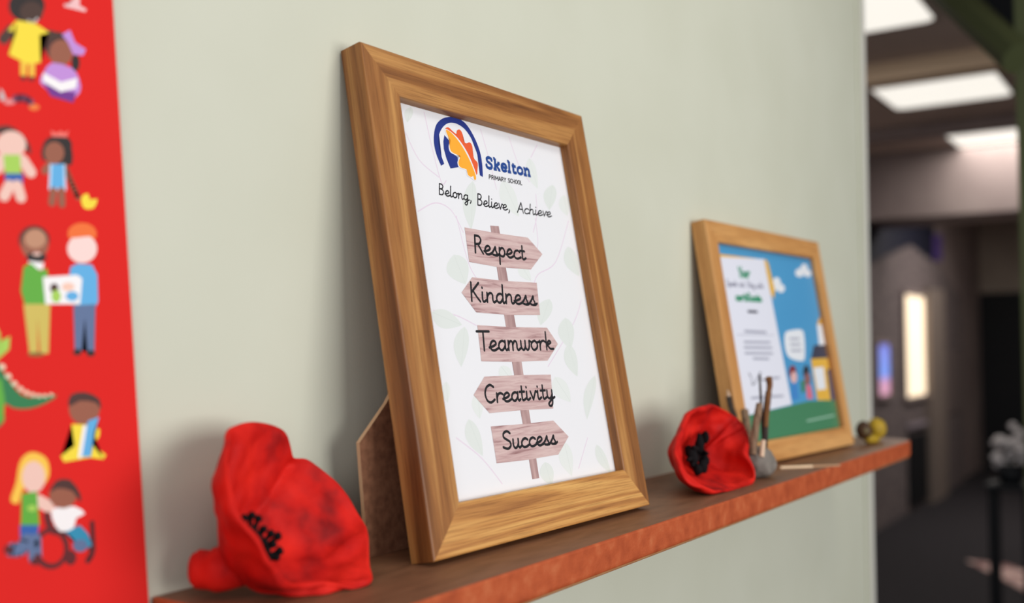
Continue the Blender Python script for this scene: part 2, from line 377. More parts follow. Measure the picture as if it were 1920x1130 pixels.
# ceiling lights of the hall: 60 cm panels
m_led = mat('led_diffuser', (255, 250, 240), .5, emit=.93, ecol=(252, 248, 238))
m_rim = mat('panel_rim', (150, 140, 130), .5)
zl = CZ - .012
for (xs, ys, lab) in [
    ((at(1690, 210, 2, zl), at(1626, 165, 2, zl), at(1850, 127, 2, zl), at(1903, 172, 2, zl)), None, 'square white ceiling light panel, middle of the three in the hall'),
    ((at(1620, 65, 2, zl), None, None, at(1752, 35, 2, zl)), 'near', 'bright white ceiling panel nearest the green wall, highest in view'),
    ((at(1810, 287, 2, zl), at(1768, 248, 2, zl), at(1912, 230, 2, zl), None), 'far', 'white ceiling light panel farthest down the hall')]:
    if ys is None:
        xa = (xs[1].x + xs[2].x) / 2; xc = (xs[0].x + xs[3].x) / 2; ya = (xs[2].y + xs[3].y) / 2; yb = (xs[0].y + xs[1].y) / 2
    elif ys == 'near':
        xc = (xs[0].x + xs[3].x) / 2; xa = xc - .62; ya = xs[3].y; yb = ya + .62
    else:
        xa = (xs[1].x + xs[2].x) / 2; xc = xa + .66; yb = (xs[0].y + xs[1].y) / 2; ya = yb - .6
    xa, xc = sorted((xa, xc))
    t = thing('ceiling_light', lab, 'light', Matrix.Translation(((xa + xc) / 2, (ya + yb) / 2, CZ)), 'square ceiling lights in the hall')
    r = .05; cx = []
    for (px, py, a0) in ((xc - r, yb - r, 0), (xa + r, yb - r, 90), (xa + r, ya + r, 180), (xc - r, ya + r, 270)):
        cx += [(px + r * math.cos(math.radians(a0 + k * 22.5)), py + r * math.sin(math.radians(a0 + k * 22.5)), zl) for k in range(5)]
    v, f = prism(cx, (0, 0, .011)); mesh('diffuser', v, f, m_led, t)
    lamp = area('hall_area_light', ((xa + xc) / 2, (ya + yb) / 2, zl - .01), ((xa + xc) / 2, (ya + yb) / 2, 0), .58, 9, (1, .95, .88))
    e = .018; parts = [boxvf((xa - e, ya - e, zl + .002), (xc + e, ya, CZ)), boxvf((xa - e, yb, zl + .002), (xc + e, yb + e, CZ)), boxvf((xa - e, ya, zl + .002), (xa, yb, CZ)), boxvf((xc, ya, zl + .002), (xc + e, yb, CZ))]
    v, f = merge(parts); mesh('rim', v, f, m_rim, t)

# ------------------------------------------------------------------ shelf
SD, ST, SX0, SX1 = .1347, .025, -.1465, 1.082
m_stop = noisy('shelf_brown_top', [(.3, (112, 76, 52)), (.55, (128, 88, 62)), (.8, (138, 97, 69))], scale=(3, 12, 3), nscale=9, rough=.5, bump=.05, bscale=160, spec=.35)
m_sedge = noisy('shelf_orange_edge', [(.3, (156, 66, 30)), (.55, (178, 82, 42)), (.8, (194, 108, 66))], scale=(1, 1, 1), nscale=60, detail=6, rough=.6, bump=.2, bscale=500)
sh = bpy.data.objects.new('shelf', None)
bpy.data.objects.remove(sh)
poly = [(SX0, -SD), (SX0, -.0005), (SX1, -.0005)]
r = .034
poly += [(SX1 - r + r * math.cos(math.radians(t)), -SD + r + r * math.sin(math.radians(t))) for t in (0, -22, -45, -67, -90)]
inset = lambda x, y: (x - (.003 if x > SX1 - .034 - 1e-6 and y < -.05 or x > SX1 - 1e-6 else 0), y + (.003 if y < -.05 else 0))
bm = bmesh.new(); npl = len(poly)
rings = [[bm.verts.new((x, y, 0)) for x, y in poly], [bm.verts.new((x, y, -ST + .004)) for x, y in poly], [bm.verts.new((*inset(x, y), -ST)) for x, y in poly]]
bm.faces.new(rings[0]); bm.faces.new(rings[2][::-1])
for ri in (0, 1):
    for i in range(npl):
        k_ = (i + 1) % npl; q = bm.faces.new((rings[ri][i], rings[ri + 1][i], rings[ri + 1][k_], rings[ri][k_])); q.material_index = 1 + ri
bmesh.ops.recalc_face_normals(bm, faces=bm.faces)
me = bpy.data.meshes.new('shelf'); bm.to_mesh(me); bm.free(); me.materials.append(m_stop); me.materials.append(m_sedge); me.materials.append(noisy('worn_lower_edge', [(.3, (176, 122, 78)), (.7, (196, 148, 100))], nscale=50, rough=.7))
sh = bpy.data.objects.new('shelf', me); C.objects.link(sh)
bv = sh.modifiers.new('bevel', 'BEVEL'); bv.width = .0016; bv.segments = 2; bv.limit_method = 'ANGLE'; bv.material = 1
tag(sh, 'long brown shelf board with orange wooden front edge along pale green wall', 'shelf')

# ------------------------------------------------------------------ frames
def frame_matrix(x0, y0, d, th, ya):
    a = Vector((math.cos(ya), math.sin(ya), 0)); n = Vector((-math.sin(ya), math.cos(ya), 0)); z = Vector((0, 0, 1))
    u = n * math.sin(th) + z * math.cos(th); c = n * math.cos(th) - z * math.sin(th)
    m = Matrix((a, c, u)).transposed().to_4x4(); m.translation = Vector((x0, y0, d * math.sin(th))); return m
def rail(name, parent, P, Q, inward, w, d, r, m, seed, lip=.006):
    "mitred moulding from outer corner P to outer corner Q (local x,z), profile (across, depth)"
    prof = [(0, d), (0, .0014), (.0004, .0004), (.0014, 0), (w - .0014, 0), (w - .0004, .0004), (w, .0014), (w, r - .0002), (w - lip, r - .0002), (w - lip, d)]
    P = Vector(P); Q = Vector(Q); e = (Q - P).normalized(); n = Vector(inward); Ln = (Q - P).length
    V = []; np_ = len(prof)
    for end in (0, 1):
        for (a, y) in prof:
            p = (P + e * a if end == 0 else Q - e * a) + n * a
            V.append((p.x, y, p.y))
    F = []; U = []
    s = [0]
    for (a, y), (a2, y2) in zip(prof, prof[1:]): s.append(s[-1] + math.hypot(a2 - a, y2 - y))
    s.append(s[-1] + (w - lip))
    so = seed * 3.7
    for k in range(np_):
        k2 = (k + 1) % np_; sk2 = s[k + 1]
        F.append((k, k2, np_ + k2, np_ + k))
        a, a2 = prof[k][0], prof[k2][0]
        U.append([(a + so, s[k] + so), (a2 + so, sk2 + so), (Ln - a2 + so, sk2 + so), (Ln - a + so, s[k] + so)])
    F.append(tuple(range(np_))); U.append([(so, so)] * np_); F.append(tuple(range(np_, 2 * np_))); U.append([(so, so)] * np_)
    return mesh(name, V, F, m, parent, True, uvs=U)
def build_frame(M, ow, oh, w, d, r, m, label, seeds, backm, bm_):
    t = thing('picture_frame', label, 'picture frame', M, 'oak photo frames leaning on the shelf')
    Wd, H = ow + 2 * w, oh + 2 * w
    for nm, P, Q, n, sd in (('left_rail', (0, 0), (0, H), (1, 0), seeds[0]), ('right_rail', (Wd, 0), (Wd, H), (-1, 0), seeds[1]),
                        ('top_rail', (0, H), (Wd, H), (0, -1), seeds[2]), ('bottom_rail', (0, 0), (Wd, 0), (0, 1), seeds[3])):
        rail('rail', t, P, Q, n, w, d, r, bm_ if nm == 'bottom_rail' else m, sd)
    box('backing_board', (w - .0055, r + .003, w - .0055), (Wd - w + .0055, r + .0055, H - w + .0055), backm, t, True)
    return t
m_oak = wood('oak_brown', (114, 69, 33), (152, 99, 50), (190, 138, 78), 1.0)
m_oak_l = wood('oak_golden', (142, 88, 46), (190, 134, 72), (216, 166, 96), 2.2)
m_oak2 = wood('oak_pale', (176, 118, 64), (198, 142, 82), (216, 164, 102), .5)
m_mdf = noisy('brown_hardboard', [(.3, (116, 76, 54)), (.7, (150, 104, 76))], nscale=160, detail=3, rough=.8)
m_mdfe = mat('hardboard_cut_edge', (205, 168, 130), .8)

F1 = dict(x0=0, y0=-.0874, d=.0196, th=.1906, ya=-.0336)
M1 = frame_matrix(**F1); R1 = .0085; W1 = .0336; OW1, OH1 = .2174, .287
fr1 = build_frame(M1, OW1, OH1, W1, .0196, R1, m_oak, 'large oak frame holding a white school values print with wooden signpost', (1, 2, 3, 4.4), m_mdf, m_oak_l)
m_paper = mat('white_paper', (228, 228, 231), .45, .4)
pr = box('print', (W1 - .005, R1, W1 - .005), (OW1 + W1 + .005, R1 + .0006, OH1 + W1 + .005), m_paper, fr1, True)
sh1 = Sheet(M1, R1)
c3 = lambda x, y: (740 + x / 4.347, 180 + y / 4.347)
c4 = lambda x, y: (760 + x / 2.0925, 400 + y / 2.0925)
# faint leaves and stems behind
m_leaf = mat('faint_grey_green_ink', (216, 221, 217), .45, .4); m_leaf2 = mat('fainter_green_ink', (221, 225, 222), .45, .4); m_leaf3 = mat('leaf_vein_ink', (208, 214, 209), .45, .4); m_stem = mat('faint_pink_ink', (222, 206, 220), .45, .4)
for pts in ([c3(240, 130), c3(300, 400), c3(380, 700), c3(420, 690)], [c3(90, 300), c3(200, 520), c3(360, 660)], [c3(700, 270), c3(760, 480), c3(830, 760)], [c3(930, 330), c3(1010, 560), c3(1100, 700)],
            [c3(1160, 400), c3(1110, 500)], [c3(190, 940), c3(330, 870), c3(460, 930), c3(560, 1110)], [c3(1150, 800), c3(1160, 960), c3(1130, 1110)],
            [c4(640, 30), c4(590, 190), c4(520, 240), c4(500, 300)], [c4(110, 380), c4(200, 400), c4(280, 440)], [c4(690, 340), c4(660, 430), c4(560, 600)], [c4(200, 880), c4(300, 960), c4(380, 1060)], [c4(715, 880), c4(680, 1000)], [c4(510, 20), c4(520, 120), c4(500, 180)], [c4(200, 10), c4(250, 200), c4(300, 280)]):
    D = Draw(sh1, 1); D.stroke(pts, .0009, m_stem, 5, 0); D.done('printed_stem', pr, 'faint pink printed stem')
def leaf(c, ln, wd, ang, m, q):
    P = []
    for sg in (1, -1):
        for k_ in range(12):
            t = k_ / 12 if sg > 0 else 1 - k_ / 12
            x = (t - .5) * ln; y = sg * wd / 2 * math.sin(math.pi * t ** .8) ** .9 + ln * .05 * math.sin(math.pi * t)
            P.append((c[0] + x * math.cos(ang) - y * math.sin(ang), c[1] + x * math.sin(ang) + y * math.cos(ang)))
    D = Draw(sh1, 2 + .1 * q); D.poly(P, m, 0, .5)
    a_ = (c[0] - ln * .45 * math.cos(ang), c[1] - ln * .45 * math.sin(ang)); b_ = (c[0] + ln * .45 * math.cos(ang), c[1] + ln * .45 * math.sin(ang))
    D.stroke([a_, b_], .0004, m_leaf3); D.done('printed_leaf', pr, 'faint grey green printed leaf')
for q_, (x, y, l_, w_, a_, mm) in enumerate([(885, 385, 92, 26, 1.6, m_leaf), (958, 372, 75, 30, 1.15, m_leaf2), (1033, 370, 48, 24, 1.7, m_leaf), (1000, 325, 60, 20, 1.3, m_leaf2), (767, 215, 30, 16, 1.8, m_leaf),
        (862, 505, 60, 42, 1.2, m_leaf), (838, 597, 62, 34, .4, m_leaf), (868, 650, 76, 28, 1.65, m_leaf), (1075, 490, 60, 26, 1.2, m_leaf), (1022, 585, 52, 28, 1.9, m_leaf),
        (1065, 625, 60, 30, 1.4, m_leaf), (1074, 675, 64, 24, 1.3, m_leaf), (1055, 730, 56, 30, 1.0, m_leaf2), (1108, 745, 84, 20, 1.75, m_leaf), (892, 820, 74, 28, 1.2, m_leaf),
        (898, 760, 50, 22, 1.5, m_leaf2), (1065, 860, 66, 26, 1.35, m_leaf2), (1028, 888, 46, 26, 1.3, m_leaf), (1132, 860, 60, 18, 1.1, m_leaf), (915, 560, 40, 24, .6, m_leaf2), (838, 735, 40, 16, 1.5, m_leaf2), (950, 700, 36, 24, .9, m_leaf2), (1060, 385, 40, 20, 1.4, m_leaf2), (985, 510, 40, 20, 1.0, m_leaf2)]):
    leaf((x, y), l_, w_, a_, mm, q_)
# logo
m_blue = mat('logo_navy_ink', (26, 48, 128), .45, .4); m_or = mat('logo_orange_ink', (248, 168, 46), .45, .4); m_red = mat('logo_red_orange_ink', (226, 90, 44), .45, .4); m_txt = mat('black_ink', (24, 24, 28), .5, .3)
m_blue2 = mat('logo_blue_ink', (24, 66, 138), .45, .4)
D = Draw(sh1, 12)
outer = [(378, 568), (338, 470), (318, 360), (332, 250), (372, 195), (430, 172), (500, 176), (575, 222), (640, 320), (690, 440), (712, 550), (718, 660)]
inner = [(694, 645), (688, 560), (668, 460), (628, 355), (575, 275), (510, 228), (450, 218), (405, 240), (370, 290), (355, 360), (368, 450), (403, 552)]
oc = catmull([Vector((x, y, 0)) for x, y in outer], False, 5); ic = catmull([Vector((x, y, 0)) for x, y in inner], False, 5)
D.poly([c3(p.x, p.y) for p in oc] + [c3(p.x, p.y) for p in ic], m_blue)
D.poly([c3(*p) for p in [(405, 318), (396, 370), (400, 430), (422, 510), (455, 590), (518, 580), (530, 500), (500, 420), (440, 360)]], m_blue)
D.poly([c3(*p) for p in [(412, 268), (436, 255), (470, 285), (502, 310), (506, 282), (530, 274), (552, 310), (555, 360), (580, 385), (612, 378), (632, 412), (635, 465), (648, 512), (675, 545), (674, 600), (668, 642), (640, 580), (590, 460), (530, 370), (460, 300)]], m_red, 3)
wl = [(408, 268), (424, 322), (448, 360), (438, 410), (452, 458), (500, 484), (524, 492), (510, 540), (526, 585), (578, 604), (588, 645), (620, 668), (650, 690), (668, 684), (664, 640), (628, 540), (580, 440), (515, 345), (450, 286)]
D.poly([c3(*p) for p in wl], m_paper, 3)
ol = [(416, 276), (430, 322), (454, 362), (446, 410), (460, 452), (502, 477), (534, 490), (518, 540), (533, 580), (584, 599), (594, 640), (620, 660), (640, 652), (646, 680), (661, 680), (657, 640), (618, 540), (568, 442), (508, 352), (452, 292)]
D.poly([c3(*p) for p in ol], m_or, 3)
D.done('logo', pr, 'navy arc emblem with orange and red oak leaf')
D = Draw(sh1, 12)
D.text('Skelton', (911, 315), (995, 331), (910, 293), 2, .0026, m_blue2, SLAB, True)
D.done('school_name', pr, 'blue slab lettering reading Skelton')
D = Draw(sh1, 12)
D.text('PRIMARY SCHOOL', (916.5, 335), (978.5, 346.5), (916.5, 327.5), 2, .0007, m_txt, CAPS)
D.done('school_type', pr, 'small capitals reading PRIMARY SCHOOL')
D = Draw(sh1, 12)
for wd, bl, br, tl in (('Belong,', (823, 364), (883, 377), (823, 344)), ('Believe,', (895, 384), (955, 395), (895, 363)), ('Achieve', (970, 398), (1034, 407), (971, 379))):
    D.text(wd, bl, br, tl, 2, .00105, m_txt, PEN)
D.done('motto', pr, 'handwritten line reading Belong, Believe, Achieve')
# signpost
m_sign = noisy('pink_brown_plank_ink', [(.28, (146, 108, 108)), (.42, (192, 160, 158)), (.6, (208, 182, 178)), (.75, (190, 158, 156))], scale=(22, 1, 260), nscale=1.3, detail=4, rough=.45, distort=.6)
m_post = noisy('pink_brown_post_ink', [(.3, (146, 112, 112)), (.7, (196, 166, 162))], scale=(140, 1, 14), nscale=1.2, detail=4, rough=.45)
D = Draw(sh1, 12)
D.poly([c4(333, 48), c4(366, 50), c4(440, 480), c4(525, 1038), c4(498, 1042), c4(400, 480)], m_post)
D.done('signpost', pr, 'pinkish wooden post behind the arrow boards')
for wd, pl, bl, br, tl, wdt in (
    ('Respect', [(232, 55), (360, 78), (480, 95), (537, 160), (492, 220), (360, 210), (250, 190)], (890, 473), (986, 487), (888.5, 441), .0020),
    ('Kindness', [(220, 310), (262, 250), (380, 264), (515, 272), (528, 398), (400, 398), (278, 388)], (883, 564), (1007, 572), (881, 529), .0020),
    ('Teamwork', [(282, 438), (420, 446), (555, 448), (598, 512), (558, 577), (430, 582), (298, 580)], (899, 657), (1038, 655), (896, 621), .0020),
    ('Creativity', [(267, 712), (310, 640), (440, 634), (570, 632), (580, 765), (450, 772), (330, 783)], (910, 755), (1040, 746), (907, 722), .0020),
    ('Success', [(335, 835), (460, 826), (580, 812), (640, 875), (600, 945), (480, 966), (358, 980)], (943, 842), (1045, 831), (940, 809), .0020)):
    D = Draw(sh1, 14); D.poly([c4(*p) for p in pl], m_sign); D.layer += .4
    D.text(wd, bl, br, tl, 2, wdt, m_txt, PEN)
    D.done('arrow_board', pr, 'printed wooden arrow board reading ' + wd)
# hardboard easel foot behind the frame
ys = -.031
sp = [at(690, 1045, 1, ys), at(674, 830, 1, ys), at(725, 755, 1, ys)]
x0 = sp[0].x
poly = [(x0, ys, .0), (sp[1].x, ys, sp[1].z), (sp[2].x, ys, sp[2].z), (x0 + .085, ys, .19), (x0 + .115, ys, .19), (x0 + .13, ys, .0)]
v, f = prism(poly, (0, .003, 0)); n = len(poly)
mesh('easel_foot', v, f, [m_mdf, m_mdfe], fr1, midx=[0, 0] + [1] * n)['label'] = 'brown hardboard easel foot behind the frame'

F2 = dict(x0=.5825, y0=-.066, d=.0182, th=.1645, ya=-.0649)
M2 = frame_matrix(**F2); R2 = .007; W2 = .0258; OW2, OH2 = .296, .2373
fr2 = build_frame(M2, OW2, OH2, W2, .0182, R2, m_oak2, 'smaller oak frame holding a blue and green certificate near the shelf end', (11, 12, 13, 14), m_mdf, m_oak2)
def ink(n, c): return mat(n, c, .3, .5)
k_sky, k_gr, k_pg, k_ye = noisy('sky_blue_ink', [(.3, (70, 146, 196)), (.7, (84, 158, 204))], nscale=3, rough=.3), ink('green_ink', (66, 128, 92)), ink('page_ink', (226, 228, 240)), ink('yellow_ink', (226, 178, 70))
k_wh, k_dk, k_gl, k_te = ink('white_ink', (228, 232, 238)), ink('dark_ink', (66, 66, 84)), ink('grey_line_ink', (170, 172, 188)), ink('teal_green_ink', (50, 150, 110))
pr2 = box('certificate', (W2 - .005, R2, W2 - .005), (OW2 + W2 + .005, R2 + .0006, OH2 + W2 + .005), k_sky, fr2, True)
sh2 = Sheet(M2, R2)
c6 = lambda x, y: (1340 + x / 2.973, 460 + y / 2.973)
def cp(*pts): return [c6(*p) for p in pts]
D = Draw(sh2, 1)
D.poly(cp((150, 955), (430, 890), (520, 868), (690, 858), (730, 1000), (735, 1018), (175, 1165)), k_gr)
D.poly(cp((528, 70), (548, 60), (625, 430), (600, 430)), ink('violet_ink', (130, 120, 190)))
D.done('landscape', pr2, 'green hill under a blue sky')
for c, q in (((345, 235), 1.0), ((498, 152), .85)):
    D = Draw(sh2, 3)
    for dx, dy, rx, ry in ((-28, 0, 30, 28), (0, -22, 24, 36), (24, 4, 22, 24)): D.ell(c6(c[0] + dx * q, c[1] + dy * q), rx * q / 2.973, ry * q / 2.973, k_wh, 0, .3)
    D.done('cloud', pr2, 'white printed cloud')
D = Draw(sh2, 6)
D.poly(cp((5, 44), (288, 80), (300, 102), (336, 250), (330, 300), (270, 200), (0, 90)), k_ye)
D.poly(cp((0, 62), (275, 76), (278, 98), (430, 885), (150, 955), (20, 90)), k_pg)
D.text('Your', c6(134, 176), c6(196, 176), c6(130, 122), 2, .0034, k_te, PEN)
D.text('Speak out. Stay safe', c6(66, 224), c6(272, 238), c6(62, 190), 2, .0012, ink('soft_ink', (104, 104, 130)), PEN)
D.text('certificate', c6(118, 304), c6(262, 312), c6(116, 262), 2, .0032, k_te, PEN)
D.stroke(cp((186, 368), (236, 370)), .0035, k_dk)
D.stroke(cp((168, 478), (285, 484)), .0035, k_gl); D.stroke(cp((125, 497), (330, 500)), .0008, k_gl)
for a_, b_, y in ((165, 308, 538), (165, 318, 568), (170, 322, 600), (215, 300, 630)): D.stroke(cp((a_, y), (b_, y + 2)), .003, k_gl)
D.stroke(cp((195, 725), (190, 712), (205, 740), (208, 775), (222, 768), (240, 735), (255, 705), (258, 745), (300, 750)), .0014, k_dk)
D.stroke(cp((318, 740), (360, 736)), .003, k_gl); D.stroke(cp((205, 850), (380, 838)), .003, k_gl)
D.done('certificate_page', pr2, 'white certificate page with green heading')
D = Draw(sh2, 6)
D.poly(cp((392, 490), (420, 474), (485, 470), (500, 520), (503, 600), (494, 642), (440, 636), (405, 610), (390, 550)), k_wh, 3)
for y in (520, 552, 585): D.stroke(cp((420 + (y - 520) * .1, y), (470 + (y - 520) * .2, y)), .003, k_gl)
D.done('speech_bubble', pr2, 'white speech bubble')
D = Draw(sh2, 8)
k_br, k_sk, k_pk, k_bl, k_na = ink('auburn_ink', (128, 50, 58)), ink('skin_ink', (222, 178, 176)), ink('pink_ink', (214, 110, 130)), ink('blue_ink', (64, 132, 200)), ink('navy_ink', (44, 66, 110))
D.ell(c6(434, 706), 7, 13, k_br); D.ell(c6(441, 735), 6, 11, k_sk); D.poly(cp((428, 768), (458, 768), (468, 855), (430, 858)), k_bl)
D.ell(c6(510, 705), 6, 13, ink('black_hair_ink', (44, 50, 60))); D.ell(c6(517, 745), 6, 12, ink('brown_skin_ink', (140, 96, 96))); D.poly(cp((508, 778), (535, 778), (548, 855), (515, 855)), k_pk)
D.poly(cp((478, 760), (500, 748), (505, 810), (485, 825)), k_gr)
D.done('child_figures', pr2, 'two small cartoon children')
D = Draw(sh2, 8)
D.poly(cp((535, 628), (652, 628), (688, 862), (572, 862)), k_ye); D.poly(cp((552, 556), (640, 548), (652, 625), (536, 632)), ink('slate_ink', (62, 66, 84)))
D.poly(cp((570, 440), (585, 400), (606, 440), (616, 552), (582, 556)), k_wh); D.poly(cp((570, 440), (585, 398), (606, 440)), k_ye)
D.poly(cp((550, 682), (606, 676), (620, 800), (572, 806)), k_wh); D.poly(cp((625, 690), (662, 684), (688, 862), (648, 862)), k_na)
D.done('schoolhouse', pr2, 'yellow house with slate roof')
D = Draw(sh2, 4)
D.stroke(cp((515, 978), (665, 946)), .0022, ink('pale_green_ink', (150, 190, 168)))
D.done('footer_line', pr2, 'small pale line of print on the green hill')

# ------------------------------------------------------------------ poster
psl = .0838
MP = Matrix.Translation((-.1506, -.004, 0)) @ Matrix.Rotation(-math.atan(psl), 4, 'Y')
m_pred = noisy('poster_red', [(.3, (218, 36, 33)), (.7, (225, 43, 38))], nscale=2, rough=.75, spec=.12)
po = thing('poster', 'red poster with cartoon children on wall at the left', 'poster', MP)
sheet = box('poster_sheet', (-.75, 0, -.42), (0, .003, .62), m_pred, po, True)
shp = Sheet(MP, 0)
cA = lambda x, y: (x / 2, y / 2)
cB = lambda x, y: (x / 2, 565 + y / 2)
K = {}
def k(name, c):
    if name not in K: K[name] = mat(name, c, .5, .3)
    return K[name]
k_yel = k('poster_yellow', (244, 218, 56)); k_ora = k('poster_amber', (240, 190, 60)); k_pur = k('poster_purple', (112, 44, 140)); k_lil = k('poster_lilac', (192, 140, 214)); k_skd = k('poster_dark_skin', (70, 46, 38)); k_skm = k('poster_brown_skin', (150, 88, 66)); k_skl = k('poster_light_skin', (238, 196, 182)); k_hair = k('poster_black', (34, 24, 24)); k_hbr = k('poster_brown_hair', (72, 40, 36))
k_grn = k('poster_green', (92, 170, 54)); k_lim = k('poster_lime', (164, 206, 84)); k_blu = k('poster_blue', (40, 92, 170)); k_sky2 = k('poster_sky', (92, 172, 224)); k_wht = k('poster_white', (244, 240, 240)); k_den = k('poster_denim', (92, 112, 150)); k_kha = k('poster_khaki', (206, 184, 88)); k_gin = k('poster_ginger', (240, 110, 40)); k_blo = k('poster_blond', (246, 196, 70)); k_teal = k('poster_teal', (40, 140, 176)); k_drk = k('poster_maroon', (92, 24, 30)); k_dgr = k('poster_dark_green', (36, 120, 70))
def ps(f, *p): return [f(*q) for q in p]
# child in yellow dress
D = Draw(shp, 1)
D.ell(cA(100, 22), 34, 30, k_hair); D.ell(cA(118, 45), 22, 20, k_skd); D.stroke(ps(cA, (108, 78), (125, 84), (138, 72)), .0012, k_wht)
D.stroke(ps(cA, (45, 110), (12, 148)), .005, k_skd); D.stroke(ps(cA, (175, 128), (205, 135)), .005, k_skd)
D.poly(ps(cA, (60, 76), (130, 86), (185, 122), (180, 140), (148, 132), (152, 235), (100, 240), (32, 205), (60, 120), (30, 115)), k_yel)
D.poly(ps(cA, (75, 230), (102, 238), (98, 285), (76, 282)), k_ora); D.poly(ps(cA, (108, 238), (132, 236), (130, 288), (108, 285)), k_ora)
D.ell(cA(88, 293), 6, 4, k_drk); D.ell(cA(118, 296), 6, 4, k_drk)
D.done('printed_child', sheet, 'printed child in a yellow dress')
# reading girl with bow
D = Draw(shp, 1)
D.ell(cA(283, 235), 8, 16, k_hair); D.ell(cA(218, 175), 25, 28, k_hbr); D.ell(cA(228, 198), 22, 25, k_skm)
D.poly(ps(cA, (232, 130), (262, 112), (282, 160), (322, 185), (312, 208), (275, 205), (255, 160)), k_lil)
D.poly(ps(cA, (195, 235), (270, 255), (298, 300), (300, 345), (262, 372), (200, 350), (150, 310), (165, 270)), k_lil, 2)
D.poly(ps(cA, (160, 310), (240, 340), (285, 345), (275, 385), (190, 360)), k_pur); D.poly(ps(cA, (162, 272), (228, 308), (290, 292), (285, 330), (228, 345), (160, 305)), k_wht)
D.done('printed_child', sheet, 'printed girl with a lilac bow reading a book')
# toys
D = Draw(shp, 1)
D.poly(ps(cA, (0, 330), (12, 345), (22, 372), (0, 378)), k('poster_grey', (190, 190, 190))); D.ell(cA(35, 382), 11, 5, k('poster_rose', (226, 140, 140))); D.stroke(ps(cA, (60, 370), (90, 368), (115, 382)), .004, k('poster_mauve', (120, 60, 90))); D.ell(cA(128, 402), 10, 6, k('poster_orange', (236, 120, 50)))
D.done('printed_toys', sheet, 'small printed toys')
D = Draw(shp, 1); D.poly(ps(cA, (240, 15), (262, 10), (270, 0), (290, -20), (300, 0), (298, 20), (325, 35), (320, 45), (240, 25)), k('poster_pale_pink', (240, 190, 190)))
D.done('printed_shape', sheet, 'pale printed shape at the top')
# child in green top
D = Draw(shp, 1)
D.poly(ps(cA, (-20, 480), (30, 470), (80, 500), (112, 545), (115, 580), (95, 560), (60, 520), (-20, 500)), k_hbr, 2); D.ell(cA(42, 542), 28, 26, k_skl)
D.stroke(ps(cA, (85, 600), (115, 645)), .006, k_skl); D.stroke(ps(cA, (10, 595), (-10, 630)), .006, k_skl)
D.poly(ps(cA, (12, 580), (75, 580), (80, 650), (18, 652)), k_lim); D.poly(ps(cA, (16, 650), (88, 650), (85, 695), (20, 695)), k_blu)
D.stroke(ps(cA, (35, 695), (15, 735)), .0055, k_skl); D.stroke(ps(cA, (65, 695), (78, 740)), .0055, k_skl)
D.done('printed_child', sheet, 'printed child in green top and blue shorts')
# girl in blue dress
D = Draw(shp, 1)
D.ell(cA(222, 545), 24, 20, k_hair); D.poly(ps(cA, (160, 545), (185, 515), (240, 515), (270, 560), (270, 615), (245, 618), (160, 600)), k_hair, 2); D.ell(cA(203, 573), 19, 21, k_skm)
D.poly(ps(cA, (195, 512), (190, 488), (212, 500), (228, 490), (240, 500), (258, 488), (250, 515)), k('poster_coral', (238, 110, 100)))
D.stroke(ps(cA, (186, 620), (168, 640)), .004, k_skm); D.stroke(ps(cA, (244, 625), (270, 690), (292, 740)), .003, k_skm)
D.poly(ps(cA, (186, 615), (244, 615), (248, 715), (182, 712)), k('poster_light_blue', (200, 220, 240))); D.poly(ps(cA, (194, 615), (238, 615), (240, 706), (190, 704)), k_sky2)
D.stroke(ps(cA, (200, 715), (194, 760)), .004, k_skm); D.stroke(ps(cA, (230, 715), (232, 765)), .004, k_skm)
D.done('printed_child', sheet, 'printed girl in a blue dress')
D = Draw(shp, 1); D.poly(ps(cA, (308, 735), (330, 725), (338, 748), (365, 745), (352, 780), (318, 782), (305, 758)), k_yel, 2); D.done('printed_duck', sheet, 'small yellow printed duck')
# two adults
D = Draw(shp, 1)
D.ell(cA(128, 900), 29, 27, k_hair); D.ell(cA(130, 915), 26, 30, k_skm); D.ell(cA(132, 895), 20, 18, k('poster_tan_skin', (190, 138, 108))); D.ell(cA(136, 965), 19, 10, k_hair); D.ell(cA(138, 952), 8, 3, k_skl)
D.poly(ps(cA, (105, 978), (165, 985), (160, 1010), (120, 1010)), k_wht)
D.poly(ps(cA, (88, 1000), (115, 985), (150, 1015), (175, 1005), (185, 1060), (180, 1150), (95, 1150), (78, 1090)), k_grn)
D.poly(ps(cB, (88, 10), (188, 10), (182, 195), (150, 195), (140, 60), (142, 195), (110, 195)), k_kha); D.ell(cB(135, 198), 16, 4, k('poster_olive', (130, 100, 40)))
D.done('printed_adult', sheet, 'printed bearded man in a green jumper')
D = Draw(shp, 1)
D.ell(cA(308, 875), 27, 20, k_gin); D.ell(cA(308, 932), 28, 27, k('poster_pale_skin', (246, 214, 208))); D.poly(ps(cA, (255, 890), (270, 850), (345, 848), (362, 890), (345, 885), (310, 888)), k_gin, 2)
D.poly(ps(cA, (265, 1000), (290, 988), (345, 992), (365, 1030), (368, 1130), (358, 1150), (260, 1140), (255, 1060)), k_sky2)
D.poly(ps(cB, (275, 15), (358, 10), (354, 190), (328, 190), (318, 60), (306, 185), (280, 185)), k_den); D.ell(cB(290, 190), 8, 6, k_hair); D.ell(cB(340, 194), 8, 6, k_hair)
D.done('printed_adult', sheet, 'printed man with ginger hair and blue jumper')
D = Draw(shp, 10)
D.poly(ps(cA, (160, 1038), (290, 1030), (308, 1045), (300, 1140), (170, 1140)), k_wht); D.ell(cA(203, 1080), 8, 9, k_hbr); D.ell(cA(210, 1110), 9, 12, k_lim); D.ell(cA(255, 1075), 12, 8, k('poster_peach', (244, 200, 180))); D.ell(cA(270, 1110), 12, 9, k_sky2)
D.done('printed_picture', sheet, 'small drawing held by the two printed men')
